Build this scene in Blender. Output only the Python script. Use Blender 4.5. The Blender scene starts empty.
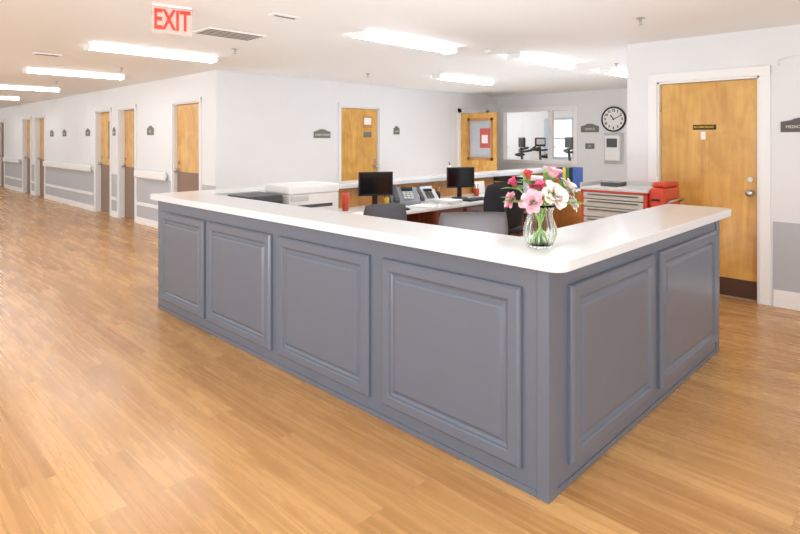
import bpy, bmesh, math, random
from mathutils import Vector, Matrix, Euler
random.seed(7)
scene=bpy.context.scene
COL=scene.collection
PI=math.pi
def lin(c):
    c=c/255.0
    return c/12.92 if c<=0.04045 else ((c+0.055)/1.055)**2.4
def rgb(t): return (lin(t[0]),lin(t[1]),lin(t[2]),1)
def mul(c,f): return (c[0]*f,c[1]*f,c[2]*f,1)
# ---------------------------------------------------------------- materials
def mat(name,c,rough=0.5,metal=0.0,noise=0.05,scale=12.0,emis=0.0,trans=0.0,bump=0.0,coat=0.0,ior=1.45,alpha=1.0,stretch=None):
    m=bpy.data.materials.new(name); m.use_nodes=True
    nt=m.node_tree; b=nt.nodes['Principled BSDF']
    base=rgb(c)
    b.inputs['Roughness'].default_value=rough
    b.inputs['Metallic'].default_value=metal
    b.inputs['IOR'].default_value=ior
    b.inputs['Transmission Weight'].default_value=trans
    b.inputs['Coat Weight'].default_value=coat
    b.inputs['Alpha'].default_value=alpha
    tc=nt.nodes.new('ShaderNodeTexCoord')
    mp=nt.nodes.new('ShaderNodeMapping')
    if stretch: mp.inputs['Scale'].default_value=stretch
    nt.links.new(tc.outputs['Object'],mp.inputs['Vector'])
    n=nt.nodes.new('ShaderNodeTexNoise'); n.inputs['Scale'].default_value=scale; n.inputs['Detail'].default_value=4
    nt.links.new(mp.outputs['Vector'],n.inputs['Vector'])
    mx=nt.nodes.new('ShaderNodeMix'); mx.data_type='RGBA'
    mx.inputs[6].default_value=mul(base,1-noise); mx.inputs[7].default_value=tuple(min(1,v) for v in mul(base,1+noise))
    nt.links.new(n.outputs['Fac'],mx.inputs[0])
    nt.links.new(mx.outputs[2],b.inputs['Base Color'])
    if emis>0:
        nt.links.new(mx.outputs[2],b.inputs['Emission Color'])
        b.inputs['Emission Strength'].default_value=emis
    if bump>0:
        bp=nt.nodes.new('ShaderNodeBump'); bp.inputs['Strength'].default_value=bump; bp.inputs['Distance'].default_value=0.002
        nt.links.new(n.outputs['Fac'],bp.inputs['Height']); nt.links.new(bp.outputs['Normal'],b.inputs['Normal'])
    return m
def pane_mat(name):
    m=bpy.data.materials.new(name); m.use_nodes=True; nt=m.node_tree; nt.nodes.clear()
    o=nt.nodes.new('ShaderNodeOutputMaterial'); mx=nt.nodes.new('ShaderNodeMixShader'); t=nt.nodes.new('ShaderNodeBsdfTransparent'); g=nt.nodes.new('ShaderNodeBsdfGlossy'); g.inputs['Roughness'].default_value=0.02
    mx.inputs[0].default_value=0.05
    nt.links.new(t.outputs[0],mx.inputs[1]); nt.links.new(g.outputs[0],mx.inputs[2]); nt.links.new(mx.outputs[0],o.inputs[0])
    return m
def wood_mat(name,c1,c2,rough=0.35,sc=(9,9,0.7),dist=1.2,coat=0.2,blotch=0.4):
    m=bpy.data.materials.new(name); m.use_nodes=True
    nt=m.node_tree; b=nt.nodes['Principled BSDF']
    b.inputs['Roughness'].default_value=rough; b.inputs['Coat Weight'].default_value=coat; b.inputs['Coat Roughness'].default_value=0.25
    tc=nt.nodes.new('ShaderNodeTexCoord'); mp=nt.nodes.new('ShaderNodeMapping'); mp.inputs['Scale'].default_value=sc
    nt.links.new(tc.outputs['Object'],mp.inputs['Vector'])
    n=nt.nodes.new('ShaderNodeTexNoise'); n.inputs['Scale'].default_value=2.0; n.inputs['Detail'].default_value=8; n.inputs['Distortion'].default_value=dist
    nt.links.new(mp.outputs['Vector'],n.inputs['Vector'])
    n2=nt.nodes.new('ShaderNodeTexNoise'); n2.inputs['Scale'].default_value=3.4; n2.inputs['Detail'].default_value=4; n2.inputs['Distortion'].default_value=0.8
    nt.links.new(tc.outputs['Object'],n2.inputs['Vector'])
    r=nt.nodes.new('ShaderNodeValToRGB'); r.color_ramp.elements[0].position=0.3; r.color_ramp.elements[1].position=0.7
    r.color_ramp.elements[0].color=rgb(c1); r.color_ramp.elements[1].color=rgb(c2)
    nt.links.new(n.outputs['Fac'],r.inputs['Fac'])
    mx=nt.nodes.new('ShaderNodeMix'); mx.data_type='RGBA'; mx.blend_type='MULTIPLY'; mx.inputs[0].default_value=blotch
    r2=nt.nodes.new('ShaderNodeValToRGB'); r2.color_ramp.elements[0].position=0.35; r2.color_ramp.elements[1].position=0.6
    r2.color_ramp.elements[0].color=(0.74,0.66,0.55,1); r2.color_ramp.elements[1].color=(1,1,1,1)
    nt.links.new(n2.outputs['Fac'],r2.inputs['Fac'])
    nt.links.new(r.outputs['Color'],mx.inputs[6]); nt.links.new(r2.outputs['Color'],mx.inputs[7])
    nt.links.new(mx.outputs[2],b.inputs['Base Color'])
    return m
def floor_mat():
    m=bpy.data.materials.new('oak_plank_floor'); m.use_nodes=True
    nt=m.node_tree; L=nt.links; b=nt.nodes['Principled BSDF']
    tc=nt.nodes.new('ShaderNodeTexCoord'); mp=nt.nodes.new('ShaderNodeMapping'); mp.inputs['Rotation'].default_value=(0,0,PI/2)
    L.new(tc.outputs['Object'],mp.inputs['Vector'])
    br=nt.nodes.new('ShaderNodeTexBrick'); br.offset=0.37; br.offset_frequency=2
    br.inputs['Scale'].default_value=1.0; br.inputs['Brick Width'].default_value=1.25; br.inputs['Row Height'].default_value=0.15
    br.inputs['Mortar Size'].default_value=0.0009; br.inputs['Mortar Smooth'].default_value=0.3; br.inputs['Bias'].default_value=0.0
    br.inputs['Color1'].default_value=rgb((190,142,88)); br.inputs['Color2'].default_value=rgb((213,166,108)); br.inputs['Mortar'].default_value=rgb((160,116,70))
    L.new(mp.outputs['Vector'],br.inputs['Vector'])
    mg=nt.nodes.new('ShaderNodeMapping'); mg.inputs['Scale'].default_value=(13,0.6,1)
    L.new(tc.outputs['Object'],mg.inputs['Vector'])
    add=nt.nodes.new('ShaderNodeVectorMath'); add.operation='MULTIPLY_ADD'
    L.new(br.outputs['Color'],add.inputs[0]); add.inputs[1].default_value=(80,57,39); L.new(mg.outputs['Vector'],add.inputs[2])
    n=nt.nodes.new('ShaderNodeTexNoise'); n.inputs['Scale'].default_value=1.7; n.inputs['Detail'].default_value=10; n.inputs['Roughness'].default_value=0.64; n.inputs['Distortion'].default_value=0.7
    L.new(add.outputs['Vector'],n.inputs['Vector'])
    r=nt.nodes.new('ShaderNodeValToRGB'); e=r.color_ramp.elements
    e[0].position=0.28; e[0].color=(0.68,0.60,0.50,1); e[1].position=0.72; e[1].color=(1.12,1.12,1.12,1)
    k=r.color_ramp.elements.new(0.5); k.color=(0.94,0.92,0.90,1)
    L.new(n.outputs['Fac'],r.inputs['Fac'])
    mx=nt.nodes.new('ShaderNodeMix'); mx.data_type='RGBA'; mx.blend_type='MULTIPLY'; mx.inputs[0].default_value=0.9
    L.new(br.outputs['Color'],mx.inputs[6]); L.new(r.outputs['Color'],mx.inputs[7])
    L.new(mx.outputs[2],b.inputs['Base Color'])
    rr=nt.nodes.new('ShaderNodeMapRange'); rr.inputs[3].default_value=0.20; rr.inputs[4].default_value=0.34
    L.new(n.outputs['Fac'],rr.inputs[0]); L.new(rr.outputs[0],b.inputs['Roughness'])
    bp=nt.nodes.new('ShaderNodeBump'); bp.inputs['Strength'].default_value=0.15; bp.inputs['Distance'].default_value=0.002
    L.new(n.outputs['Fac'],bp.inputs['Height']); L.new(bp.outputs['Normal'],b.inputs['Normal'])
    return m
MW=mat('wall_paint',(231,232,234),0.6,noise=0.012,scale=3)
MC=mat('ceiling_paint',(246,249,251),0.8,noise=0.008,scale=3)
MF=floor_mat()
MTRIM=mat('white_trim_paint',(242,242,242),0.35,noise=0.01)
MWAIN=mat('gray_wainscot_paint',(184,186,191),0.5,noise=0.02,scale=4)
MGRAY=mat('slate_gray_cabinet_paint',(102,108,121),0.26,noise=0.03,scale=5,bump=0.05,coat=0.15)
MQUARTZ=mat('white_speckled_solid_surface',(226,228,230),0.22,noise=0.05,scale=160)
MDOOR=wood_mat('maple_door_veneer',(212,156,74),(232,186,104),0.3,sc=(5,5,0.6),blotch=0.6)
MDARK=mat('dark_brown_kick_plate',(78,56,44),0.4,noise=0.08)
MTAUPE=mat('brown_door_protection',(138,114,98),0.5,noise=0.05)
MTAN=wood_mat('tan_wood_partition',(184,124,64),(210,152,88),0.4)
MCHERRY=wood_mat('cherry_wood_laminate',(106,52,34),(136,72,46),0.35)
MBLACK=mat('black_plastic',(24,24,27),0.4,noise=0.1)
MSCR=mat('dark_glossy_screen',(12,13,17),0.12,noise=0.1)
MDG=mat('dark_gray_plastic',(78,80,84),0.45,noise=0.06)
MMESH=mat('gray_mesh_fabric',(112,112,118),0.8,noise=0.2,scale=220,bump=0.4)
MBF=mat('black_fabric',(44,45,52),0.85,noise=0.2,scale=180,bump=0.4)
MBF2=mat('charcoal_gray_fabric',(90,92,98),0.85,noise=0.2,scale=180,bump=0.4)
MLG=mat('light_gray_plastic',(204,204,204),0.4,noise=0.03)
MWP=mat('white_plastic',(240,240,239),0.35,noise=0.02)
MMET=mat('brushed_steel',(190,190,190),0.3,metal=1.0,noise=0.05,scale=40)
MRED=mat('glossy_red_enamel',(206,70,50),0.3,noise=0.05)
MREDL=mat('exit_red_letter',(238,66,50),0.4,noise=0.02,emis=0.3)
MPLATE=mat('milky_acrylic_sign_plate',(228,214,204),0.25,noise=0.02,alpha=0.35)
MLAMP=mat('lit_acrylic_diffuser',(247,250,253),0.5,noise=0.0,emis=14.0)
MPLQ=mat('olive_gray_sign_plastic',(116,118,108),0.5,noise=0.05)
MPLQ2=mat('dark_brown_sign_plastic',(98,90,86),0.5,noise=0.05)
MTXT=mat('white_sign_lettering',(235,232,225),0.5,noise=0.01)
MYEL=mat('yellow_sign_lettering',(235,190,60),0.5,noise=0.02)
MBTXT=mat('black_ink',(22,22,22),0.6,noise=0.02)
MPAPER=mat('white_paper',(242,242,240),0.8,noise=0.01)
MGLASS=mat('clear_glass',(248,254,248),0.02,noise=0.0,trans=1.0,ior=1.25)
MPANE=pane_mat('window_pane_glass')
MGREEN=mat('leaf_green',(122,172,78),0.5,noise=0.25,scale=25)
MSTEM=mat('stem_green',(164,198,120),0.5,noise=0.15,scale=25)
MVENT=mat('dark_vent_slots',(120,112,106),0.6,noise=0.05)
MBLUE=mat('blue_plastic',(62,92,160),0.4,noise=0.05)
MYELP=mat('yellow_plastic',(226,188,70),0.4,noise=0.05)
MGRN=mat('green_plastic',(70,130,86),0.4,noise=0.05)
def pet(name,c): return mat(name,c,0.55,noise=0.10,scale=30)
PW=pet('white_petal',(248,244,234)); PPK=pet('pale_pink_petal',(246,190,204)); PHP=pet('hot_pink_petal',(230,90,134)); PRD=pet('coral_red_petal',(230,86,86)); PYL=pet('yellow_petal',(244,226,130)); PBL=pet('cream_petal',(251,236,228))
# ---------------------------------------------------------------- builder
class B:
    def __init__(s): s.bm=bmesh.new(); s.mats=[]
    def mi(s,m):
        if m not in s.mats: s.mats.append(m)
        return s.mats.index(m)
    def add(s,t,m,Mx=None,smooth=False,recalc=True):
        if recalc: bmesh.ops.recalc_face_normals(t,faces=t.faces[:])
        if Mx is not None: bmesh.ops.transform(t,matrix=Mx,verts=t.verts[:])
        i=s.mi(m)
        for f in t.faces: f.material_index=i; f.smooth=smooth
        me=bpy.data.meshes.new('tmp'); t.to_mesh(me); t.free(); s.bm.from_mesh(me); bpy.data.meshes.remove(me); return s
    def box(s,lo,hi,m,bev=0,seg=2,Mx=None):
        t=bmesh.new(); bmesh.ops.create_cube(t,size=1)
        for v in t.verts:
            v.co=Vector([(lo[k]+hi[k])/2+v.co[k]*(hi[k]-lo[k]) for k in range(3)])
        if bev>0: bmesh.ops.bevel(t,geom=t.edges[:],offset=bev,segments=seg,affect='EDGES',profile=0.5)
        return s.add(t,m,Mx)
    def cyl(s,c,r,h,m,axis='Z',r2=None,seg=24,Mx=None):
        t=bmesh.new(); bmesh.ops.create_cone(t,cap_ends=True,segments=seg,radius1=r,radius2=r if r2 is None else r2,depth=h)
        R=Matrix.Identity(4)
        if axis=='X': R=Matrix.Rotation(PI/2,4,'Y')
        if axis=='Y': R=Matrix.Rotation(-PI/2,4,'X')
        bmesh.ops.transform(t,matrix=Matrix.Translation(c)@R,verts=t.verts[:])
        bmesh.ops.recalc_face_normals(t,faces=t.faces[:])
        i=s.mi(m)
        if Mx is not None: bmesh.ops.transform(t,matrix=Mx,verts=t.verts[:])
        for f in t.faces: f.material_index=i; f.smooth=len(f.verts)==4
        me=bpy.data.meshes.new('tmp'); t.to_mesh(me); t.free(); s.bm.from_mesh(me); bpy.data.meshes.remove(me); return s
    def ball(s,c,r,m,sc=(1,1,1),Mx=None,seg=16):
        t=bmesh.new(); bmesh.ops.create_uvsphere(t,u_segments=seg,v_segments=max(6,seg//2),radius=r)
        for v in t.verts: v.co=Vector((v.co.x*sc[0]+c[0],v.co.y*sc[1]+c[1],v.co.z*sc[2]+c[2]))
        return s.add(t,m,Mx,True)
    def loft(s,rings,m,cap=True,closed=False,smooth=False,Mx=None):
        t=bmesh.new(); vs=[[t.verts.new(p) for p in r] for r in rings]
        n=len(rings[0]); R=len(rings)
        for a in range(R if closed else R-1):
            A=vs[a]; C=vs[(a+1)%R]
            for k in range(n):
                try: t.faces.new((A[k],A[(k+1)%n],C[(k+1)%n],C[k]))
                except ValueError: pass
        if cap and not closed:
            t.faces.new(vs[0]); t.faces.new(vs[-1])
        return s.add(t,m,Mx,smooth)
    def lathe(s,prof,m,c=(0,0,0),seg=32,rib=0,ribn=0,Mx=None,closed=False):
        rings=[]
        for (r,z) in prof:
            ring=[]
            for k in range(seg):
                a=2*PI*k/seg; rr=r*(1+rib*math.cos(ribn*a))
                ring.append((c[0]+rr*math.cos(a),c[1]+rr*math.sin(a),c[2]+z))
            rings.append(ring)
        return s.loft(rings,m,cap=not closed,closed=closed,smooth=True,Mx=Mx)
    def tube(s,pts,r,m,seg=8,Mx=None):
        pts=[Vector(p) for p in pts]; rings=[]; prev=None
        for i,p in enumerate(pts):
            d=(pts[min(i+1,len(pts)-1)]-pts[max(i-1,0)]).normalized()
            if prev is None:
                a=d.orthogonal().normalized()
            else:
                a=(prev-d*prev.dot(d)).normalized()
            prev=a; b2=d.cross(a); rr=r[i] if isinstance(r,(list,tuple)) else r
            rings.append([p+(a*math.cos(2*PI*k/seg)+b2*math.sin(2*PI*k/seg))*rr for k in range(seg)])
        return s.loft(rings,m,smooth=True,Mx=Mx)
    def prism(s,pts,z0,z1,m,Mx=None,bev=0):
        t=bmesh.new(); a=[t.verts.new((p[0],p[1],z0)) for p in pts]; c=[t.verts.new((p[0],p[1],z1)) for p in pts]
        n=len(pts); t.faces.new(a); t.faces.new(c)
        for k in range(n): t.faces.new((a[k],a[(k+1)%n],c[(k+1)%n],c[k]))
        bmesh.ops.recalc_face_normals(t,faces=t.faces[:])
        if bev>0:
            ed=[e for e in t.edges if abs(e.verts[0].co.z-e.verts[1].co.z)<1e-6]
            bmesh.ops.bevel(t,geom=ed,offset=bev,segments=3,affect='EDGES',profile=0.5)
        return s.add(t,m,Mx)
    def pad(s,w,h,th,curve,m,k=0.35,Mx=None,n=14):
        t=bmesh.new(); F=[];K=[]
        for i in range(n+1):
            fr=[];kr=[]
            for j in range(n+1):
                a=-1+2*i/n; b=-1+2*j/n
                x=a*math.sqrt(1-k*b*b)*w/2; z=b*math.sqrt(1-k*a*a)*h/2
                e=max(abs(a),abs(b))**6
                tt=th*(1-0.75*e)/2; y0=-curve*(x/(w/2))**2
                fr.append(t.verts.new((x,y0-tt,z))); kr.append(t.verts.new((x,y0+tt,z)))
            F.append(fr);K.append(kr)
        for i in range(n):
            for j in range(n):
                t.faces.new((F[i][j],F[i+1][j],F[i+1][j+1],F[i][j+1]))
                t.faces.new((K[i][j],K[i][j+1],K[i+1][j+1],K[i+1][j]))
        for i in range(n):
            for j in (0,n):
                t.faces.new((F[i][j],F[i+1][j],K[i+1][j],K[i][j])); t.faces.new((F[j][i],F[j][i+1],K[j][i+1],K[j][i]))
        return s.add(t,m,Mx,True)
    def text(s,st,size,m,Mx,extr=0.0008,bold=0.0,align='CENTER'):
        cu=bpy.data.curves.new('t','FONT'); cu.body=st; cu.size=size; cu.align_x=align; cu.align_y='CENTER'; cu.extrude=extr; cu.offset=bold; cu.resolution_u=3
        ob=bpy.data.objects.new('t',cu); COL.objects.link(ob); bpy.context.view_layer.update()
        me=bpy.data.meshes.new_from_object(ob.evaluated_get(bpy.context.evaluated_depsgraph_get()))
        bpy.data.objects.remove(ob); bpy.data.curves.remove(cu)
        t=bmesh.new(); t.from_mesh(me); bpy.data.meshes.remove(me)
        return s.add(t,m,Mx,False,recalc=False)
    def done(s,name,parent=None,loc=(0,0,0),rz=0,label=None,cat=None,kind=None,group=None,rot=None):
        me=bpy.data.meshes.new(name); s.bm.to_mesh(me); s.bm.free()
        for m in s.mats: me.materials.append(m)
        o=bpy.data.objects.new(name,me); COL.objects.link(o); o.location=loc
        o.rotation_euler=rot if rot else (0,0,rz)
        if parent: o.parent=parent
        for k,v in (('label',label),('category',cat),('kind',kind),('group',group)):
            if v: o[k]=v
        return o
def thing(name,label,cat,loc,rz=0,group=None,kind=None):
    o=bpy.data.objects.new(name,None); COL.objects.link(o); o.location=loc; o.rotation_euler=(0,0,rz); o.empty_display_size=0.1
    if label: o['label']=label
    if cat: o['category']=cat
    if group: o['group']=group
    if kind: o['kind']=kind
    return o
def dup(root,loc,rz=None,label=None):
    def cp(o,par):
        c=o.copy(); COL.objects.link(c)
        if par: c.parent=par; c.matrix_parent_inverse=o.matrix_parent_inverse.copy()
        for ch in list(o.children):
            cp(ch,c)
        return c
    r=cp(root,None); r.location=loc
    if rz is not None: r.rotation_euler=(0,0,rz)
    if label: r['label']=label
    return r
TX=lambda x,y,z: Matrix.Translation((x,y,z))
FR=Matrix.Rotation(PI/2,4,'X')
RX=-PI/2
# ---------------------------------------------------------------- camera
cam=bpy.data.cameras.new('camera'); co=bpy.data.objects.new('camera',cam); COL.objects.link(co)
co.location=(0,0,1.55); co.rotation_euler=(PI/2,0,math.radians(-45.55)); cam.sensor_width=36; cam.lens=25.38; cam.shift_y=-0.15875; cam.clip_start=0.05
scene.camera=co
# ---------------------------------------------------------------- shell
CH=2.6
B().box((-4,-4,-0.1),(16,30,0),MF).done('floor',kind='structure')
B().box((-4,-4,CH),(16,30,CH+0.1),MC).done('ceiling',kind='structure')
def wall_with_openings(name,axis,c0,c1,a0,a1,ops,mat_=MW,low=None):
    b=B()
    def bx(a,bb,z0,z1):
        if bb-a<1e-4 or z1-z0<1e-4: return
        if axis=='Y': b.box((c0,a,z0),(c1,bb,z1),mat_)
        else: b.box((a,c0,z0),(bb,c1,z1),mat_)
    cur=a0
    for (p,q,z0,z1) in sorted(ops):
        bx(cur,p,0,CH); bx(p,q,0,z0); bx(p,q,z1,CH); cur=q
    bx(cur,a1,0,CH)
    return b.done(name,kind='structure')
corr=[(8.40,9.36),(11.02,11.86),(12.34,13.24),(17.28,18.2),(18.72,19.62),(22.1,23.1)]
DH=2.16
wall_with_openings('wall_corridor','Y',4.1,4.3,8.1,30,[(a,b,0,DH) for a,b in corr])
wall_with_openings('wall_back','X',7.9,8.1,4.1,11.55,[(6.52,7.48,0,DH),(10.0,10.95,0,DH)])
wall_with_openings('wall_far','Y',11.4,11.55,2.57,7.9,[(5.86,7.72,1.06,2.24)])
wall_with_openings('wall_right','Y',6.2,6.35,-4,2.57,[(1.31,2.25,0,DH)])
B().box((6.35,2.42,0),(11.55,2.57,CH),MW).done('wall_return',kind='structure')
wall_with_openings('wall_office','Y',15.0,15.15,2.57,12,[(6.9,8.7,1.0,2.2)])
B().box((11.55,12,0),(15.15,12.15,CH),MW).done('wall_office_side',kind='structure')
B().box((11.4,8.1,0),(11.55,12,CH),MW).done('wall_office_end',kind='structure')
B().box((-4,29.9,0),(4.1,30,CH),MW).done('wall_end',kind='structure')
gaps=[(7.9,8.3),(9.46,10.92),(11.96,12.24),(13.34,17.18),(18.3,18.62),(19.72,22.0),(23.2,29.8)]
bw=B(); bb=B(); 
for a,b_ in gaps:
    bw.box((4.088,a,0.12),(4.1,b_,0.86),MWAIN); bb.box((4.08,a,0),(4.1,b_,0.12),MTRIM,0.004)
    bb.box((4.075,a,0.34),(4.1,b_,0.40),MTRIM,0.004)
bw.done('trim_1',kind='structure'); bb.done('baseboard_corridor',kind='structure')
bb=B(); bb.box((4.1,7.885,0),(6.42,7.9,0.12),MTRIM).box((7.58,7.885,0),(9.9,7.9,0.12),MTRIM).done('baseboard_back',kind='structure')
for i,(a,b_) in enumerate(gaps):
    if b_-a<0.5: continue
    r=thing('handrail','white wall-mounted handrail and bumper along the corridor','handrail',(4.1,(a+b_)/2,0.86),group='corridor handrails')
    L=(b_-a)/2-0.06
    rail=B(); prof=[(-0.085,0.02),(-0.075,0.0),(-0.06,-0.005),(-0.055,0.02),(-0.055,0.11),(-0.06,0.135),(-0.075,0.14),(-0.085,0.125)]
    rail.loft([[(x,-L,z) for x,z in prof],[(x,L,z) for x,z in prof]],MWP).done('rail',r)
    for k in (-1,0,1):
        B().box((-0.06,k*L*0.85-0.03,0.04),(0,k*L*0.85+0.03,0.1),MWP,0.005).done('bracket',r)
B().box((6.19,-4,0.16),(6.2,1.2,0.79),MWAIN).done('trim_2',kind='structure')
B().box((6.18,-4,0),(6.2,1.2,0.16),MTRIM,0.004).box((6.18,2.36,0),(6.2,2.57,0.16),MTRIM,0.004).done('baseboard_right',kind='structure')
B().tube([(6.188,1.16,2.24),(6.188,1.16,2.3),(6.188,0.9,2.32),(6.188,-1,2.3)],0.006,MTRIM).done('trim_3',kind='structure')
# ---------------------------------------------------------------- doors
dn=[0]
def door(loc,rz,w,h,recess=0.1,kick=0.2,kmat=MDARK,knob='right',glass=False,sign=None,depth=0.18,caso=0.09,leafmat=MDOOR,fm=MTRIM):
    dn[0]+=1
    r=thing('door_%d'%dn[0],None,None,loc,rz,kind='structure')
    f=B(); c=caso
    f.box((-w/2-c,-0.02,0),(-w/2,0.0,h+c),fm,0.004).box((w/2,-0.02,0),(w/2+c,0.0,h+c),fm,0.004).box((-w/2-c,-0.021,h),(w/2+c,0.0,h+c),fm,0.004)
    f.box((-w/2,0,0),(-w/2+0.02,depth,h),fm).box((w/2-0.02,0,0),(w/2,depth,h),fm).box((-w/2,0,h-0.02),(w/2,depth,h),fm)
    f.done('door_frame',r)
    l=B(); x0=-w/2+0.023; x1=w/2-0.023; y=recess; z1=h-0.024
    if glass:
        gx0,gx1,gz0,gz1=glass
        for lo,hi in (((x0,y,0.01),(gx0,y+0.045,z1)),((gx1,y,0.01),(x1,y+0.045,z1)),((gx0,y,0.01),(gx1,y+0.045,gz0)),((gx0,y,gz1),(gx1,y+0.045,z1))):
            l.box(lo,hi,leafmat)
        l.done('door_leaf',r)
        B().box((gx0,y+0.018,gz0),(gx1,y+0.026,gz1),MDG).done('window_pane',r,label='dark glass window pane')
    else:
        l.box((x0,y,0.01),(x1,y+0.045,z1),leafmat,0.002); l.done('door_leaf',r)
    if kick: B().box((x0+0.01,y-0.005,0.015),(x1-0.01,y-0.0005,kick),kmat).done('kick_plate',r)
    if knob:
        s=1 if knob=='right' else -1; kx=s*(w/2-0.085)
        k=B(); k.cyl((kx,y-0.006,1.04),0.034,0.012,MMET,'Y'); k.cyl((kx,y-0.03,1.04),0.012,0.05,MMET,'Y'); k.ball((kx,y-0.062,1.04),0.034,MMET,(1,0.75,1))
        k.done('door_knob',r,label='round brushed steel knob')
        B().cyl((kx,y-0.009,1.17),0.024,0.018,MMET,'Y').done('lock',r)
    for hz in (0.25,1.05,1.9):
        s=-1 if knob=='right' else 1
        B().cyl((s*(w/2-0.02),y-0.006,hz),0.007,0.1,MMET).done('hinge',r)
    return r
d=door((6.2,1.78,0),RX,0.94,DH,recess=0.05,depth=0.15,kick=0.19)
g=B(); g.box((-0.13,0.044,1.655),(0.085,0.0495,1.705),MBTXT,0.002); g.done('door_sign',d,label='black door sign with yellow lettering')
for st,xx in (('NO',-0.098),('SMOKING',-0.002)):
    g=B(); g.text(st,0.031,MYEL,TX(xx,0.0435,1.68)@FR,bold=0.0006); g.done('lettering',d)
g=B(); g.box((-0.055,0.044,1.555),(-0.012,0.0495,1.635),MPAPER).done('paper_note',d,label='small white tag')
d=door((7.0,7.9,0),0,0.96,DH,recess=0.05,kick=0.2,depth=0.2,caso=0.06,fm=MW)
g=B(); g.box((0.10,0.044,1.78),(0.34,0.0495,2.0),MTAN); g.box((0.13,0.042,1.84),(0.31,0.045,1.97),MPAPER); g.done('paper_note',d,label='notice taped on the door')
B().box((0.12,0.044,1.60),(0.32,0.0495,1.70),MPLQ).done('door_sign',d)
for i,(a,b_) in enumerate(corr):
    w=b_-a
    gl=False if i not in (2,) else (0.02,0.28,1.15,1.95)
    door((4.1,(a+b_)/2,0),RX,w,DH,recess=(0.06 if i==0 else 0.1),kick=1.02 if i!=5 else 2.1,kmat=MTAUPE,knob='left',glass=gl,depth=0.2,caso=0.06,fm=MW)
r=thing('door_%d'%(dn[0]+1),None,None,(10.0,7.9,0),RX,kind='structure')
l=B()
for lo,hi in (((0,-0.02,0.01),(0.26,0.025,2.14)),((0.84,-0.02,0.01),(0.98,0.025,2.14)),((0.26,-0.02,0.01),(0.84,0.025,1.16)),((0.26,-0.02,1.98),(0.84,0.025,2.14))): l.box(lo,hi,MDOOR)
l.done('door_leaf',r)
B().box((0.26,0,1.16),(0.84,0.008,1.98),mat('wired_gray_glass',(190,194,198),0.15,noise=0.1,scale=4)).done('window_pane',r)
f=B(); 
for lo,hi in (((0.21,-0.03,1.11),(0.27,-0.02,2.03)),((0.83,-0.03,1.11),(0.89,-0.02,2.03)),((0.21,-0.03,1.11),(0.89,-0.02,1.17)),((0.21,-0.03,1.97),(0.89,-0.02,2.03))): f.box(lo,hi,MTAN)
f.done('door_frame',r)
MRN=mat('faded_red_paper',(206,96,90),0.6,noise=0.08)
B().box((0.54,-0.014,1.38),(0.80,-0.001,1.80),MRN).box((0.59,-0.017,1.48),(0.75,-0.013,1.66),MPAPER).done('paper_note',r,label='red notice on the glass')
f=B(); f.box((9.9,7.88,0),(10.0,7.9,2.25),MTRIM).box((10.95,7.88,0),(11.05,7.9,2.25),MTRIM).box((9.9,7.88,2.16),(11.05,7.9,2.25),MTRIM).done('trim_4',kind='structure')
w=thing('window_1',None,None,(11.4,6.79,1.06),RX,kind='structure')
f=B(); W=0.90; Wo=0.99; Hh=1.15; z0=0.03
for lo,hi in (((-Wo,-0.02,-0.05),(-W,0.14,Hh+0.09)),((W,-0.02,-0.05),(Wo,0.14,Hh+0.09)),((-W,-0.02,Hh),(W,0.14,Hh+0.09)),((-W,-0.04,-0.05),(W,0.14,z0)),((0.25,0.03,z0),(0.36,0.12,Hh))): f.box(lo,hi,MTRIM,0.002)
f.done('window_frame',w)
B().box((-W,0.07,z0),(0.25,0.075,Hh),MPANE).done('window_pane',w); B().box((0.36,0.07,z0),(W,0.075,Hh),MPANE).done('window_pane',w)
w=thing('window_2',None,None,(15.0,7.8,1.0),RX,kind='structure')
f=B(); MB2=mat('pale_blue_window_frame',(190,208,222),0.4)
for lo,hi in (((-0.9,0.01,0),(-0.84,0.12,1.2)),((0.84,0.01,0),(0.9,0.12,1.2)),((-0.84,0.01,1.14),(0.84,0.12,1.2)),((-0.84,0.01,0),(0.84,0.12,0.06)),((-0.03,0.02,0.06),(0.03,0.1,1.14)),((-0.84,0.02,0.58),(0.84,0.1,0.62))): f.box(lo,hi,MB2)
f.done('window_frame',w); B().box((-0.84,0.06,0.06),(0.84,0.065,1.14),MPANE).done('window_pane',w)
# ---------------------------------------------------------------- ceiling fixtures
def fixture(loc,L,label='lit white linear ceiling lamp with acrylic diffuser'):
    r=thing('ceiling_lamp',label,'lamp',loc,0,group='linear ceiling lamps')
    h=B(); h.box((-L/2,-0.06,-0.03),(L/2,0.06,0),MWP,0.003); 
    for sgn in (-1,1): h.box((sgn*L/2-0.008,-0.095,-0.068),(sgn*L/2+0.008,0.095,-0.0),MWP,0.003)
    h.done('housing',r)
    prof=[(-0.09,-0.012),(-0.09,-0.030),(-0.075,-0.050),(-0.04,-0.06),(0.04,-0.06),(0.075,-0.050),(0.09,-0.030),(0.09,-0.012)]
    d=B(); a=L/2-0.009
    d.loft([[(-a,y,z-0.0) for y,z in prof],[(a,y,z) for y,z in prof]],MLAMP)
    d.done('diffuser',r)
    return r
for x0,x1,y in [(2.0,3.47,6.74),(3.62,5.0,4.1),(2.05,3.4,9.7),(2.0,3.35,13.1),(2.0,3.35,16.5),(2.0,3.35,20.0),(2.0,3.35,24.0),(5.85,7.2,3.8),(6.9,8.35,5.95),(8.04,9.4,3.66),
                (0.9,2.3,1.0),(-1.5,-0.1,-1.2),(-1.6,-0.2,3.2),(3.0,4.4,-1.5),(12.3,13.7,6.5),(12.3,13.7,8.2),(12.3,13.7,10.0)]:  # unseen lamps around the camera and in the office, added for brightness
    fixture(((x0+x1)/2,y,CH),x1-x0)
e=thing('exit_sign','translucent acrylic exit sign with red letters hung from ceiling','sign',(1.9,4.36,CH),math.radians(-14))
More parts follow.
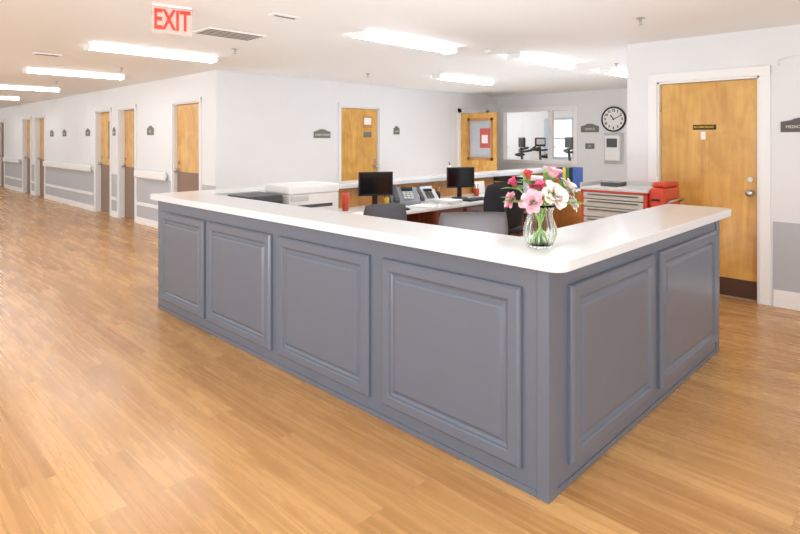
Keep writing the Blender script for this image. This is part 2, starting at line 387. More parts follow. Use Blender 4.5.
B().box((-0.145,-0.015,-0.016),(0.145,0.015,0),MWP,0.004).done('housing',e)
B().box((-0.15,-0.003,-0.225),(0.15,0.003,-0.016),MPLATE,0.001).done('sign_plate',e)
B().text('EXIT',0.22,MREDL,Matrix.Translation((0,-0.0055,-0.122))@FR@Matrix.Scale(0.60,4,(1,0,0)),0.001,0.005).done('lettering',e)
def vent(x,y,sx,sy,rz=0,n=5,label='white ceiling air vent with dark slots'):
    r=thing('air_vent',label,'air vent',(x,y,CH),rz)
    b=B(); b.box((-sx/2,-sy/2,-0.012),(sx/2,sy/2,0),MTRIM,0.002); b.done('grille_frame',r)
    b=B()
    for i in range(n):
        yy=-sy/2+0.04+(sy-0.08)*(i/(n-1) if n>1 else 0.5)
        b.box((-sx/2+0.03,yy-0.012,-0.016),(sx/2-0.03,yy+0.012,-0.011),MVENT)
    b.done('slots',r)
vent(2.80,5.1,0.62,0.34)
vent(2.72,4.03,0.26,0.09,n=1,label='small dark linear ceiling vent')
vent(1.9,7.9,0.3,0.12,n=2,label='small ceiling vent above corridor')
def disc(name,x,y,r,h,m,label,cat):
    o=thing(name,label,cat,(x,y,CH)); B().lathe([(r,0),(r,-h*0.5),(r*0.8,-h),(0.001,-h)],m).done('cover',o); 
    B().cyl((0,0,-h-0.004),r*0.25,0.008,MLG).done('sensor',o); return o
disc('smoke_detector',5.42,3.87,0.06,0.035,MWP,'round white smoke detector on the ceiling','smoke detector')
spr=thing('fire_sprinkler','small metal fire sprinkler head on ceiling','sprinkler',(4.91,1.92,CH),group='fire sprinklers')
B().cyl((0,0,-0.004),0.035,0.008,MMET).done('escutcheon',spr)
b=B(); b.cyl((0,0,-0.02),0.012,0.03,MMET).tube([(0.012,0,-0.03),(0.018,0,-0.045),(0,0,-0.058)],0.003,MMET).tube([(-0.012,0,-0.03),(-0.018,0,-0.045),(0,0,-0.058)],0.003,MMET).cyl((0,0,-0.06),0.018,0.003,MMET); b.done('nozzle',spr)
for x,y in ((3.3,5.9),(3.0,8.6),(6.0,6.6),(7.6,3.3),(2.9,11.5)): dup(spr,(x,y,CH))
# ---------------------------------------------------------------- wall plaques
def plaque(loc,rz,w,h,words,m=MPLQ,arch=True,label='arched olive-gray wall sign with white lettering',size=0.05):
    r=thing('wall_sign',label,'sign',loc,rz)
    pts=[(-w/2,-h/2),(w/2,-h/2),(w/2,h/2)]
    if arch:
        for k in range(1,8):
            a=PI*k/8; pts.append((math.cos(a)*w*0.3,h/2+math.sin(a)*h*0.4))
    pts.append((-w/2,h/2))
    b=B(); b.prism(pts,0.0,0.012,m,Mx=FR); b.done('sign_panel',r)
    for txt,xx in words:
        b=B(); b.text(txt,size,MTXT,TX(xx,-0.013,0)@FR); b.done('lettering',r)
    return r
plaque((6.1,7.9,1.64),0,0.36,0.11,[('LINEN',-0.085),('ROOM',0.085)],size=0.05)
plaque((7.95,7.9,1.72),0,0.16,0.12,[('STAFF',0)],size=0.04,label='small square olive-gray sign beside door')
plaque((11.4,5.52,1.78),RX,0.40,0.13,[('OFFICE',0)],size=0.07)
plaque((11.4,5.52,1.42),RX,0.2,0.12,[('IN',0)],size=0.06,arch=False,label='small dark square wall sign below another sign')
plaque((6.2,0.96,1.67),RX,0.36,0.095,[('MEDICINE',-0.057),('ROOM',0.112)],m=MPLQ2,size=0.037,arch=True,label='dark brown arched wall sign with white lettering')
for y,t in ((10.3,'103'),(12.12,'105'),(13.75,'107'),(15.5,'109'),(16.6,'112')):
    plaque((4.1,y,1.70),RX,0.28 if y!=12.12 else 0.13,0.12,[(t,0)],size=0.06,label='arched room number sign on corridor wall')
# ---------------------------------------------------------------- clocks
def clock(loc,rz,r,label):
    o=thing('wall_clock',label,'clock',loc,rz)
    B().lathe([(r*0.88,0.0),(r,0.0),(r,0.03),(r*0.94,0.04),(r*0.88,0.03)],MBLACK,Mx=FR,seg=40,closed=True).done('rim',o)
    B().cyl((0,-0.012,0),r*0.9,0.02,MPAPER,'Y',seg=40).done('clock_face',o)
    for k in range(12):
        a=PI/2-2*PI*(k+1)/12
        B().text(str(k+1),r*0.27,MBTXT,TX(math.cos(a)*r*0.69,-0.0235,math.sin(a)*r*0.69)@FR,bold=0.003).done('numeral',o)
    for nm,ang,l,wd in (('hour_hand',math.radians(125),0.42*r,0.04*r),('minute_hand',math.radians(25),0.62*r,0.03*r)):
        B().box((-wd,-0.027,-0.08*r),(wd,-0.0255,l),MBTXT,Mx=Matrix.Rotation(PI/2-ang,4,'Y')).done(nm,o)
    return o
clock((11.4,5.0,1.98),RX,0.26,'round black-rimmed wall clock with white face')
o=thing('time_clock','pale gray wall-mounted time clock with narrow backboard','time clock',(11.4,5.0,1.40),RX)
B().box((-0.2,-0.03,-0.34),(0.2,0,0.3),MLG,0.01).done('backboard',o)
B().box((-0.16,-0.1,-0.28),(0.16,-0.03,0.25),MWP,0.02).done('body',o)
B().box((-0.11,-0.106,0.0),(0.11,-0.099,0.18),MDG).done('display',o)
# ---------------------------------------------------------------- reception counter
def raised_panel(w,h,parent,loc,rz):
    prof=[(0,0.0),(0,0.016),(0.004,0.022),(0.014,0.030),(0.058,0.030),(0.064,0.027),(0.070,0.016),(0.082,0.011),(0.090,0.012),(0.104,0.024),(0.112,0.026)]
    rings=[]
    for d,p in prof:
        rings.append([(-w/2+d,-p,d),(w/2-d,-p,d),(w/2-d,-p,h-d),(-w/2+d,-p,h-d)])
    b=B(); b.loft(rings,MGRAY,cap=True); return b.done('raised_panel',parent,loc=loc,rz=rz)
T=1.0
X0,Y0=2.162,1.235
c=(2.3,1.37,0)
o=thing('reception_counter','slate-gray panelled reception counter base wrapping around the desk','reception counter',c)
def rb(lo,hi,m,bev=0): return ((lo[0]-c[0],lo[1]-c[1],lo[2]),(hi[0]-c[0],hi[1]-c[1],hi[2]),m,bev)
b=B(); b.box(*rb((X0,Y0,0),(2.43,5.26,T),MGRAY)).box(*rb((X0-0.006,Y0+0.052,0.002),(X0+0.01,5.26,0.03),MGRAY)).box(*rb((X0-0.008,Y0-0.008,0),(X0+0.07,Y0+0.05,T-0.001),MGRAY,0.003))
b.done('body',o)
b=B(); b.box(*rb((2.431,Y0,0),(4.6,1.5,T),MGRAY)).box(*rb((2.235,Y0-0.006,0.002),(4.53,Y0+0.01,0.03),MGRAY)).box(*rb((4.54,Y0-0.008,0),(4.608,Y0+0.05,T-0.001),MGRAY,0.003)); b.done('body',o)
b=B(); b.box(*rb((2.431,4.97,0),(9.35,5.26,T),MGRAY)); b.done('body',o)
B().box(*rb((2.43,1.52,0.02),(2.45,4.95,T-0.01),MTAN)).done('inner_panel',o,label='tan wood inner face')
B().box(*rb((2.45,1.5,0.02),(4.6,1.52,T-0.01),MTAN)).done('inner_panel',o,label='tan wood inner face')
B().box(*rb((2.45,4.95,0.02),(9.35,4.97,T-0.01),MTAN)).done('inner_panel',o,label='tan wood inner face')
for a,b_ in ((1.36,2.245),(2.35,3.26),(3.35,4.27),(4.33,5.16)):
    raised_panel(b_-a,0.80,o,(X0-c[0],(a+b_)/2-c[1],0.10),RX)
for a,b_ in ((2.33,3.30),(3.40,4.48)): raised_panel(b_-a,0.80,o,((a+b_)/2-c[0],Y0-c[1],0.10),0)
def arc(cx,cy,r,a0,a1,n=8): return [(cx+r*math.cos(a0+(a1-a0)*k/n),cy+r*math.sin(a0+(a1-a0)*k/n)) for k in range(n+1)]
sx,sy,ex=2.10,1.14,4.63
R=0.07
pts=arc(sx+R,sy+R,R,PI,1.5*PI)+arc(ex-R,sy+R,R,1.5*PI,2*PI)+[(ex,1.6),(2.51,1.6),(2.51,4.9),(9.4,4.9),(9.4,5.31)]+arc(sx+0.03,5.28,0.03,PI/2,PI,4)
cx,cy=3.4,3.2
B().prism([(p[0]-cx,p[1]-cy) for p in pts],0,0.052,MQUARTZ,bev=0.006).done('countertop',loc=(cx,cy,T),label='white speckled solid-surface countertop with rounded corners',cat='countertop')
dk=thing('desk','built-in white-topped desk inside reception counter with cherry drawers','desk',(5.6,4.56,0))
B().box((-3.1,-0.36,0.745),(3.0,0.385,0.78),MQUARTZ,0.006).done('desktop',dk)
B().box((-3.1,0.35,0.0),(3.0,0.385,0.745),MTAN).done('back_panel',dk)
for px in (-3.0,-1.9,1.6,2.9): B().box((px-0.015,-0.3,0),(px+0.015,0.35,0.745),MTAN).done('side_panel',dk)
for px in (-0.45,0.12,):
    B().box((px-0.27,-0.31,0.06),(px+0.27,0.34,0.745),MCHERRY).done('cabinet_body',dk)
    for k,(z0,z1) in enumerate(((0.56,0.73),(0.36,0.545),(0.08,0.345))):
        dr=B(); dr.box((px-0.255,-0.332,z0),(px+0.255,-0.31,z1),MCHERRY,0.004); dr=dr.done('drawer',dk)
        B().tube([(px-0.06,-0.332,(z0+z1)/2),(px-0.055,-0.355,(z0+z1)/2),(px+0.055,-0.355,(z0+z1)/2),(px+0.06,-0.332,(z0+z1)/2)],0.005,MMET).done('handle',dr)
DZ=0.78
# ---------------------------------------------------------------- office chairs
def chair(loc,rz,bm_,label,bh=0.46,btop=0.95,bw_=0.48,arms=True,k=0.3):
    r=thing('office_chair',label,'chair',loc,rz,group='office chairs at reception desk')
    b=B()
    for q in range(5):
        a=2*PI*q/5+0.3; dx,dy=math.cos(a),math.sin(a)
        b.loft([[(dx*0.03-dy*0.022,dy*0.03+dx*0.022,0.13),(dx*0.03+dy*0.022,dy*0.03-dx*0.022,0.13),(dx*0.03+dy*0.022,dy*0.03-dx*0.022,0.09),(dx*0.03-dy*0.022,dy*0.03+dx*0.022,0.09)],
                [(dx*0.3-dy*0.014,dy*0.3+dx*0.014,0.085),(dx*0.3+dy*0.014,dy*0.3-dx*0.014,0.085),(dx*0.3+dy*0.014,dy*0.3-dx*0.014,0.062),(dx*0.3-dy*0.014,dy*0.3+dx*0.014,0.062)]],MBLACK)
    b.done('star_base',r)
    for q in range(5):
        a=2*PI*q/5+0.3; dx,dy=math.cos(a)*0.29,math.sin(a)*0.29
        B().cyl((dx+0.014,dy,0.028),0.028,0.018,MBLACK,'X').cyl((dx-0.014,dy,0.028),0.028,0.018,MBLACK,'X').cyl((dx,dy,0.05),0.008,0.03,MMET).done('caster',r)
    B().cyl((0,0,0.2),0.03,0.2,MBLACK).cyl((0,0,0.34),0.018,0.14,MMET).box((-0.1,-0.1,0.4),(0.1,0.1,0.435),MBLACK,0.01).done('gas_column',r)
    B().pad(0.5,0.47,0.08,-0.01,MBF,k=0.25,Mx=TX(0,0,0.475)@Matrix.Rotation(PI/2,4,'X')).done('seat',r)
    tilt=Matrix.Rotation(math.radians(-8),4,'X')
    B().pad(bw_,bh,0.05,0.06,bm_,k=k,Mx=TX(0,0.25,btop-bh/2)@tilt).done('backrest',r)
    B().tube([(0,0.05,0.42),(0,0.24,0.43),(0,0.3,0.52),(0,0.3,btop-bh/2)],0.018,MBLACK).done('back_support',r)
    if arms:
        for s in (-1,1):
            B().tube([(s*0.18,0.03,0.42),(s*0.27,0.03,0.46),(s*0.28,0.03,0.66)],0.013,MBLACK).box((s*0.28-0.035,-0.13,0.655),(s*0.28+0.035,0.13,0.68),MBLACK,0.01).done('armrest',r)
    return r
chair((3.68,3.88,0),math.radians(150),MBF2,'charcoal fabric office chair pushed up to desk',btop=0.98,bw_=0.42,k=0.22)
chair((3.80,2.92,0),math.radians(138),MMESH,'gray mesh office chair with wide curved backrest',btop=0.98,bh=0.42,bw_=0.58,k=0.18)
chair((5.72,3.9,0),PI-0.8,MBF,'black high-back office chair with armrests',btop=1.06,bh=0.56)
# ---------------------------------------------------------------- monitors
def monitor(loc,rz,w=0.40,h=0.27,label='black flat-screen computer monitor on stand'):
    r=thing('computer_monitor',label,'monitor',loc,rz,group='computer monitors')
    z0=0.14
    B().box((-w/2,-0.012,z0),(w/2,0.018,z0+h),MBLACK,0.006).box((-w/2+0.08,0.015,z0+0.05),(w/2-0.08,0.04,z0+h-0.05),MBLACK,0.012).done('casing',r)
    B().box((-w/2+0.014,-0.0145,z0+0.022),(w/2-0.014,-0.0115,z0+h-0.014),MSCR).done('screen',r)
    B().box((-0.03,0.03,0.01),(0.03,0.055,z0+0.12),MBLACK,0.006).lathe([(0.11,0),(0.11,0.006),(0.09,0.014),(0.001,0.016)],MBLACK,c=(0,0.03,0)).done('stand',r)
    return r
m1=monitor((4.36,4.66,DZ),math.radians(-28))
dup(m1,(5.9,4.66,DZ),math.radians(-25))
def keyboard(loc,rz):
    r=thing('keyboard','black computer keyboard on desk','keyboard',loc,rz)
    B().box((-0.22,-0.07,0),(0.22,0.07,0.018),MBLACK,0.004).done('base',r)
    b=B()
    for i in range(15):
        for j in range(5):
            x=-0.205+i*0.0275; y=-0.058+j*0.025
            b.box((x,y,0.018),(x+0.022,y+0.02,0.025),MDG)
    k=b.done('keys',r); k['kind']='stuff'
    return r
keyboard((4.3,4.36,DZ),-0.1)
keyboard((5.85,4.38,DZ),0.1)
def phone(loc,rz,m=MDG,label='dark gray desk telephone with handset',sc=1.12):
    r=thing('telephone',label,'telephone',loc,rz,group='desk telephones')
    r.scale=(sc,sc,sc)
    pr=[(-0.1,0.0),(-0.1,0.03),(0.08,0.13),(0.1,0.13),(0.1,0)]
    B().loft([[(-0.11,y,z) for y,z in pr],[(0.13,y,z) for y,z in pr]],m).done('body',r)
    S=Matrix.Rotation(math.radians(29),4,'X')
    b=B()
    for i in range(3):
        for j in range(4):
            b.box((-0.005+i*0.03,-0.055+j*0.027,0.073),(0.017+i*0.03,-0.038+j*0.027,0.083),MLG if m is not MLG else MDG,Mx=TX(0,0,0.012)@S)
    b.done('keypad',r)
    B().box((-0.01,0.06,0.077),(0.085,0.1,0.087),MSCR,Mx=TX(0,0,0.012)@S).done('display',r)
    B().box((-0.095,-0.09,0.1),(-0.05,0.1,0.122),MDG,0.01,Mx=S).box((-0.1,-0.1,0.075),(-0.045,-0.05,0.115),MDG,0.012,Mx=S).box((-0.1,0.06,0.075),(-0.045,0.11,0.115),MDG,0.012,Mx=S).done('handset',r)
    return r
MG2=mat('mid_gray_plastic',(140,144,150),0.45,noise=0.04)
phone((4.86,4.72,DZ),-0.6,MG2,'large gray desk telephone with dark handset',1.45)
phone((5.24,4.70,DZ),-0.5,MLG,'light gray desk telephone with dark handset',1.15)
p=thing('printer','white boxy multifunction printer on desk','printer',(3.28,4.56,DZ),-0.05)
B().box((-0.28,-0.22,0),(0.28,0.22,0.26),MWP,0.012).done('body',p)
B().box((-0.285,-0.225,0.262),(0.285,0.225,0.345),MWP,0.015).done('lid',p)
B().box((-0.27,-0.235,0.2),(-0.08,-0.221,0.25),MLG,0.004).done('control_panel',p)
B().box((-0.2,-0.226,0.13),(0.2,-0.218,0.16),MDG).done('output_slot',p)
B().box((-0.23,-0.228,0.01),(0.23,-0.218,0.07),MLG,0.004).done('paper_tray',p)
p=thing('document_scanner','black document scanner beside white printer','scanner',(2.78,4.60,DZ),0.0)
B().box((-0.17,-0.2,0),(0.17,0.2,0.2),MBLACK,0.012).done('body',p)
B().box((-0.17,-0.2,0.202),(0.17,0.2,0.27),MDG,0.012).done('lid',p)
B().box((-0.14,-0.22,0.06),(0.14,-0.198,0.1),MDG,0.004).done('paper_tray',p)
def cup(loc,m,label,r=0.04,h=0.1,pens=0):
    o=thing('pen_cup' if pens else 'cup',label,'pen cup' if pens else 'cup',loc)
    B().lathe([(r*0.85,0),(r,h),(r*0.9,h),(r*0.76,0.006)],m).done('body',o)
    for k in range(pens):
        a=2*PI*k/pens; B().tube([(0.01*math.cos(a),0.01*math.sin(a),0.01),(0.03*math.cos(a),0.03*math.sin(a),h+0.06)],0.004,[MBLUE,MRED,MBLACK,MYELP][k%4],seg=6).done('pen',o)
cup((3.98,4.74,DZ),MRED,'red cup on desk beside printer',0.04,0.19)
cup((4.58,4.72,DZ),MYELP,'yellow pen cup holding pens',0.035,0.1,pens=4)
cup((5.5,4.72,DZ),MBLACK,'black pen cup holding pens',0.04,0.11,pens=4)
cup((6.3,4.7,DZ),MRED,'red pen cup holding pens',0.04,0.1,pens=4)
def paper(loc,rz,n,label):
    b=B()
    for k in range(n):
        b.box((-0.108,-0.14,k*0.004),(0.108,0.14,k*0.004+0.003),MPAPER,Mx=Matrix.Rotation(random.uniform(-.08,.08),4,'Z'))
    b.done('paper_stack',loc=loc,rz=rz,label=label,cat='papers')
paper((4.85,4.36,DZ),0.3,4,'small stack of white papers on desk'); paper((6.5,4.42,DZ),-0.2,8,'stack of white papers on desk'); paper((3.9,4.36,DZ),0.1,2,'loose white papers beside keyboard'); paper((5.3,4.38,DZ),-0.1,12,'thick stack of white papers on desk'); paper((7.3,4.36,DZ),0.2,20,'tall stack of white papers on desk')
for k,(x,m,l) in enumerate(((5.46,MBLUE,'blue'),(6.62,MYELP,'yellow'))):
    B().box((-0.12,-0.006,0),(0.12,0.006,0.18),m,Mx=Matrix.Rotation(-0.12,4,'X')).box((-0.115,-0.012,0.005),(0.115,-0.006,0.17),MPAPER,Mx=Matrix.Rotation(-0.12,4,'X')).done('file_folder',loc=(x,4.88,DZ),label='%s file folder leaning against the tan partition'%l,cat='folder',group='leaning file folders')
o=thing('hand_sanitizer','white pump bottle with blue pump on rear counter','bottle',(6.2,5.1,1.052)); B().lathe([(0.03,0),(0.033,0.02),(0.033,0.11),(0.012,0.135),(0.012,0.145)],MWP).done('body',o); B().cyl((0,0,0.155),0.012,0.02,MBLUE).tube([(0,0,0.16),(0,0,0.185),(-0.03,0,0.185)],0.004,MBLUE).done('pump',o)
bc=[MRED,MBLUE,MYELP,MGRN,MBLACK,MBLUE]
bn=['red','blue','yellow','green','black','blue']
for k in range(6):
    o=thing('binder','upright %s ring binder in a row on desk end'%bn[k],'binder',(8.44,4.58-k*0.058,DZ),RX,group='binders at the desk end')
    B().box((-0.026,-0.12,0),(-0.022,0.12,0.33),bc[k]).box((0.022,-0.12,0),(0.026,0.12,0.33),bc[k]).box((-0.026,-0.124,0),(0.026,-0.12,0.33),bc[k]).done('cover',o)
    B().box((-0.02,-0.11,0.005),(0.02,0.11,0.32),MPAPER).done('pages',o)
o=thing('letter_tray','black stacked letter tray on desk','tray',(7.0,4.65,DZ),-0.2)
for k in range(3): 
    z=k*0.085
    B().box((-0.13,-0.17,z),(0.13,0.17,z+0.006),MBLACK).box((-0.13,-0.17,z),(-0.124,0.17,z+0.06),MBLACK).box((0.124,-0.17,z),(0.13,0.17,z+0.06),MBLACK).box((-0.13,0.164,z),(0.13,0.17,z+0.06),MBLACK).done('tray',o)
for sx_ in (-0.127,0.127):
    for sy_ in (-0.16,0.16): B().box((sx_-0.004,sy_-0.004,0),(sx_+0.004,sy_+0.004,0.176),MBLACK).done('post',o)
o=thing('storage_box','small white cardboard storage box on desk','box',(7.65,4.68,DZ),0.1)
B().box((-0.16,-0.14,0),(0.16,0.14,0.2),MLG,0.004).done('body',o); B().box((-0.165,-0.145,0.17),(0.165,0.145,0.215),MWP,0.004).done('lid',o)
# ---------------------------------------------------------------- crash cart
cw,cd=0.66,0.5
o=thing('medical_cart','red medical crash cart with pale gray drawers and casters','medical cart',(5.66,2.38,0),RX)
ZT=1.06
b=B(); b.box((-cw/2,-cd/2-0.014,0.14),(-cw/2+0.022,cd/2,ZT),MRED,0.003).box((cw/2-0.03,-cd/2-0.014,0.14),(cw/2,cd/2,ZT),MRED,0.006).box((-cw/2,-cd/2+0.02,0.14),(cw/2,cd/2,0.2),MRED).box((-cw/2,cd/2-0.02,0.14),(cw/2,cd/2,ZT),MRED).box((-cw/2,-cd/2-0.014,ZT-0.028),(cw/2,-cd/2+0.02,ZT-0.012),MRED)
b.done('cabinet_body',o)
b=B(); b.box((-cw/2-0.01,-cd/2-0.02,ZT-0.012),(cw/2+0.01,cd/2,ZT+0.02),MLG,0.008)
b.box((-cw/2-0.01,-cd/2-0.02,ZT+0.015),(-cw/2+0.01,cd/2,ZT+0.06),MLG,0.005).box((-cw/2-0.01,cd/2-0.02,ZT+0.015),(cw/2+0.01,cd/2,ZT+0.06),MLG,0.005); b.done('top_tray',o)
B().box((-0.2,-0.1,ZT+0.02),(-0.02,0.12,ZT+0.06),MDG,0.006).done('supply_case',o)
zs=[0.21,0.46,0.66,0.78,0.88,0.96,1.03]
MBG=mat('beige_gray_drawer_plastic',(200,196,188),0.4,noise=0.03)
for k in range(6):
    dr=B().box((-cw/2+0.026,-cd/2-0.012,zs[k]+0.004),(cw/2-0.034,-cd/2+0.3,zs[k+1]-0.004),MBG,0.004).done('drawer',o)
    B().box((-cw/2+0.07,-cd/2-0.026,zs[k+1]-0.03),(cw/2-0.08,-cd/2-0.012,zs[k+1]-0.02),MDG,0.004).done('handle',dr)
for sx_ in (-1,1):
    for sy_ in (-1,1): B().cyl((sx_*0.28,sy_*0.2,0.06),0.06,0.035,MBLACK,'X').box((sx_*0.28-0.025,sy_*0.2-0.02,0.06),(sx_*0.28+0.025,sy_*0.2+0.02,0.14),MMET).done('caster',o)
b=B(); b.box((cw/2+0.0,-0.24,0.62),(cw/2+0.14,0.22,1.10),MRED,0.03); b.box((cw/2+0.005,-0.17,1.10),(cw/2+0.13,0.2,1.15),MRED,0.02); b.done('side_bin',o,label='glossy red side storage bin')
B().box((cw/2+0.03,-0.249,0.98),(cw/2+0.11,-0.239,1.0),MBLACK,0.003).done('latch',o)
B().tube([(cw/2+0.14,-0.17,0.95),(cw/2+0.18,-0.17,0.98),(cw/2+0.18,0.17,0.98),(cw/2+0.14,0.17,0.95)],0.011,MMET).done('push_handle',o)
# ---------------------------------------------------------------- vase + flowers
VX,VY,VZ=2.335,1.376,1.052
prof=[(0.001,0.0),(0.050,0.0),(0.054,0.006),(0.065,0.03),(0.075,0.06),(0.074,0.09),(0.065,0.12),(0.056,0.145),(0.055,0.16),(0.061,0.18),(0.073,0.198),(0.070,0.199),(0.057,0.18),(0.051,0.16),(0.052,0.145),(0.060,0.12),(0.069,0.09),(0.070,0.06),(0.060,0.032),(0.048,0.012),(0.001,0.01)]
B().lathe(prof,MGLASS,seg=144,rib=0.035,ribn=18).done('vase',loc=(VX,VY,VZ),label='ribbed clear glass vase on white countertop',cat='vase')
def petal_mesh(b,n,r_len,wid,open_a,m,twist=0,cup_=0.5,base_r=0.004,z0=0,N=6,ex=0.7):
    for k in range(n):
        a=2*PI*k/n+twist+random.uniform(-.15,.15); op=open_a+random.uniform(-.15,.15); rl=r_len*random.uniform(0.85,1.12)
        t=bmesh.new(); G=[]
        for i in range(N+1):
            s=i/N; row=[]
            rad=base_r+rl*(math.sin(op*0.9)*s*(0.6+0.4*s)); z=z0+rl*(math.cos(op*0.9)*s+0.12*math.sin(PI*s))
            wd=wid*math.sin(PI*min(0.90,0.12+0.80*s))**ex
            for j in range(5):
                u=-1+j/2; 
                x=rad-cup_*wd*0.5*(u*u)*0.9; y=u*wd/2; zz=z+cup_*wd*0.22*(u*u)
                row.append(t.verts.new((x*math.cos(a)-y*math.sin(a),x*math.sin(a)+y*math.cos(a),zz)))
            G.append(row)
        for i in range(N):
            for j in range(4): t.faces.new((G[i][j],G[i][j+1],G[i+1][j+1],G[i+1][j]))
        b.add(t,m,smooth=True,recalc=False)
RT=Vector((0.7003,-0.7139,0)); FWD=Vector((0.7139,0.7003,0))
def leaf(b,p,d,L,w,m):
    d=d.normalized(); side=d.cross(Vector((0,0,1)))
    if side.length<0.1: side=Vector((1,0,0))
    side.normalize(); up=side.cross(d); t=bmesh.new(); G=[]
    for i in range(7):
        s=i/6; c=p+d*(L*s)-Vector((0,0,1))*(0.25*L*s*s); ww=w*math.sin(PI*min(.97,s*0.95+0.03))
        G.append([t.verts.new(c-side*ww/2+up*ww*.15),t.verts.new(c),t.verts.new(c+side*ww/2+up*ww*.15)])
    for i in range(6):
        for j in range(2): t.faces.new((G[i][j],G[i][j+1],G[i+1][j+1],G[i+1][j]))
    b.add(t,m,smooth=True,recalc=False)
def flower(a,h,dep,R_,m,kind,label,name):
    base=Vector((VX,VY,VZ+0.012)); head=Vector((VX,VY,0))+RT*a+FWD*dep; head.z=h
    ctr=Vector((VX,VY,VZ+0.2)); dirn=(head-ctr); dirn=(dirn.normalized()+Vector((0,0,0.3))-FWD*0.5).normalized()
    o=thing(name,label,'flower',base,group='flowers in the vase')
    mouth=Vector((RT*a+FWD*dep)*0.2); mouth.z=0.18; hb=head-dirn*R_*0.4-base
    p0=-Vector((mouth.x,mouth.y,0))*1.5; 
    q=[p0,Vector((p0.x*.3+mouth.x*.7,p0.y*.3+mouth.y*.7,0.1)),mouth,mouth*0.45+hb*0.55,hb]
    B().tube(q,0.004,MSTEM,seg=6).done('stem',o)
    b=B()
    for k in range(4):
        ang=random.uniform(0,2*PI); d=Vector((math.cos(ang),math.sin(ang),random.uniform(0.4,1.1)))+RT*a*6-FWD*0.3; leaf(b,mouth*0.25+hb*0.75,d,random.uniform(0.08,0.11),0.034,MGREEN)
    b.done('leaves',o)
    Q=dirn.to_track_quat('Z','Y').to_matrix().to_4x4()
    b=B()
    if kind=='peony':
        for n,l,w,op,tw in ((7,1.0,0.95,1.4,0),(6,0.95,0.9,1.1,.4),(5,0.85,0.85,0.8,.2),(4,0.72,0.7,0.45,.7),(3,0.6,0.55,0.2,.1)):
            petal_mesh(b,n,R_*l,R_*w,op,m,tw,z0=0,ex=0.5)
    elif kind=='bud':
        for n,l,w,op,tw in ((4,1.2,0.9,0.5,0),(3,1.15,0.8,0.3,.5),(3,1.0,0.6,0.12,.2)):
            petal_mesh(b,n,R_*l,R_*w,op,m,tw,z0=0,ex=0.7)
    else:
        for n,l,w,op,tw in ((3,1.25,1.1,1.0,0),(3,1.15,1.1,0.75,PI/3)):
            petal_mesh(b,n,R_*l,R_*w,op,m,tw,z0=0,cup_=0.6,ex=0.5)
    pe=b.done('petals',o,loc=hb); pe.rotation_euler=Q.to_euler()
    if kind=='lily':
        b=B()
        for k in range(6):
            aa=2*PI*k/6; b.tube([(0,0,0.0),(0.006*math.cos(aa),0.006*math.sin(aa),R_*0.4),(0.012*math.cos(aa),0.012*math.sin(aa),R_*0.6)],0.0015,PYL,seg=5)
        st=b.done('stamens',o,loc=hb); st.rotation_euler=Q.to_euler()
for a,h,dep,R_,m,k,l,nm in [
 (0.062,1.302,-0.06,0.074,PBL,'peony','large cream white peony in full bloom','peony'),
 (-0.050,1.268,-0.05,0.058,PPK,'peony','pale pink peony in vase','peony'),
 (-0.055,1.380,0.0,0.038,PRD,'bud','coral red bud at top of bouquet','flower_bud'),
 (0.145,1.335,0.03,0.056,PBL,'peony','cream white peony beside larger bloom','peony'),
 (-0.015,1.338,-0.01,0.044,PHP,'peony','deep pink carnation in vase','carnation'),
 (-0.115,1.345,0.02,0.036,PHP,'bud','hot pink bud at edge of bouquet','flower_bud'),
 (0.070,1.392,0.04,0.050,PPK,'lily','pale pink lily at top of bouquet','lily'),
 (0.158,1.258,0.0,0.042,PW,'peony','small white peony at edge of bouquet','peony'),
 (-0.132,1.268,0.04,0.046,PPK,'peony','pale pink peony leaning over vase side','peony')]:
    flower(a,h,dep,R_,m,k,l,nm)
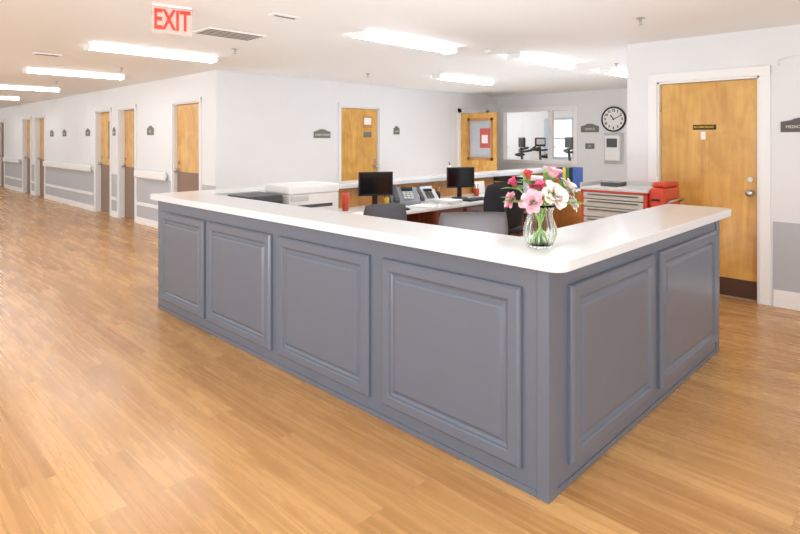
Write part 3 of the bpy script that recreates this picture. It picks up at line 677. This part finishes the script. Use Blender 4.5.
# ---------------------------------------------------------------- exercise machine beyond window
def bike(loc,rz):
    o=thing('exercise_bike','black upright exercise bike with console and handlebars','exercise bike',loc,rz,group='exercise bikes beyond the window')
    B().tube([(-0.55,0,0.06),(0.55,0,0.06)],0.035,MBLACK).tube([(-0.5,-0.25,0.05),(-0.5,0.25,0.05)],0.03,MBLACK).tube([(0.5,-0.25,0.05),(0.5,0.25,0.05)],0.03,MBLACK).tube([(0.3,0,0.06),(0.38,0,0.7),(0.46,0,1.35)],0.035,MBLACK).tube([(-0.1,0,0.06),(-0.2,0,0.55),(-0.25,0,0.95)],0.035,MBLACK).done('frame',o)
    B().cyl((0.22,0,0.38),0.25,0.12,MDG,'Y',seg=32).done('flywheel_cover',o)
    B().tube([(0.0,-0.09,0.35),(0.0,0.09,0.35)],0.02,MBLACK).box((-0.05,0.1,0.18),(0.05,0.2,0.21),MBLACK,0.005).box((-0.05,-0.2,0.5),(0.05,-0.1,0.53),MBLACK,0.005).done('pedals',o)
    B().ball((-0.27,0,1.12),0.14,MBLACK,(1.1,0.9,0.4)).done('saddle',o)
    B().tube([(0.1,-0.28,1.35),(0.36,-0.3,1.28),(0.44,-0.1,1.25),(0.44,0.1,1.25),(0.36,0.3,1.28),(0.1,0.28,1.35)],0.03,MBLACK).done('handlebar',o)
    B().box((0.4,-0.16,1.36),(0.46,0.16,1.62),MBLACK,0.02,Mx=None).box((0.393,-0.12,1.42),(0.401,0.12,1.58),MLG).done('console',o)
    return o
bk=bike((14.2,9.35,0),2.2)
dup(bk,(13.0,7.75,0),2.6)
dup(bk,(13.2,6.55,0),2.7)
dup(bk,(14.4,8.3,0),0.9)
# ---------------------------------------------------------------- light
w=bpy.data.worlds.new('world'); scene.world=w; w.use_nodes=True
w.node_tree.nodes['Background'].inputs[0].default_value=(0.95,0.98,1.0,1); w.node_tree.nodes['Background'].inputs[1].default_value=1.25
def area(loc,tgt,size,power,col=(0.92,0.965,1.0)):  # added fill lights out of view, mostly aimed up to brighten the ceiling
    l=bpy.data.lights.new('added_fill_light','AREA'); l.energy=power; l.size=size; l.color=col
    o=bpy.data.objects.new('added_fill_light',l); COL.objects.link(o); o.location=loc
    o.rotation_euler=(Vector(tgt)-Vector(loc)).to_track_quat('-Z','Y').to_euler(); return o
area((-1.2,-1.5,0.9),(1.5,2.0,2.6),1.6,60)
area((-1.5,2.5,0.5),(1.5,6.5,2.6),1.6,62)
area((-2.0,9.0,0.8),(2.0,12.0,2.6),1.6,44)
area((3.2,2.3,0.12),(3.2,2.3,2.6),0.6,18)
area((5.6,6.6,0.12),(5.6,6.6,2.6),1.2,10)
area((8.8,6.6,0.12),(8.8,6.6,2.6),1.2,15)
area((7.6,3.4,0.12),(7.6,3.4,2.6),0.8,15)
area((13.2,10.5,2.4),(13.8,7.8,1.2),1.2,40)  # added fill for the room beyond the window
scene.view_settings.view_transform='Standard'; scene.view_settings.look='None'; scene.view_settings.exposure=0.38
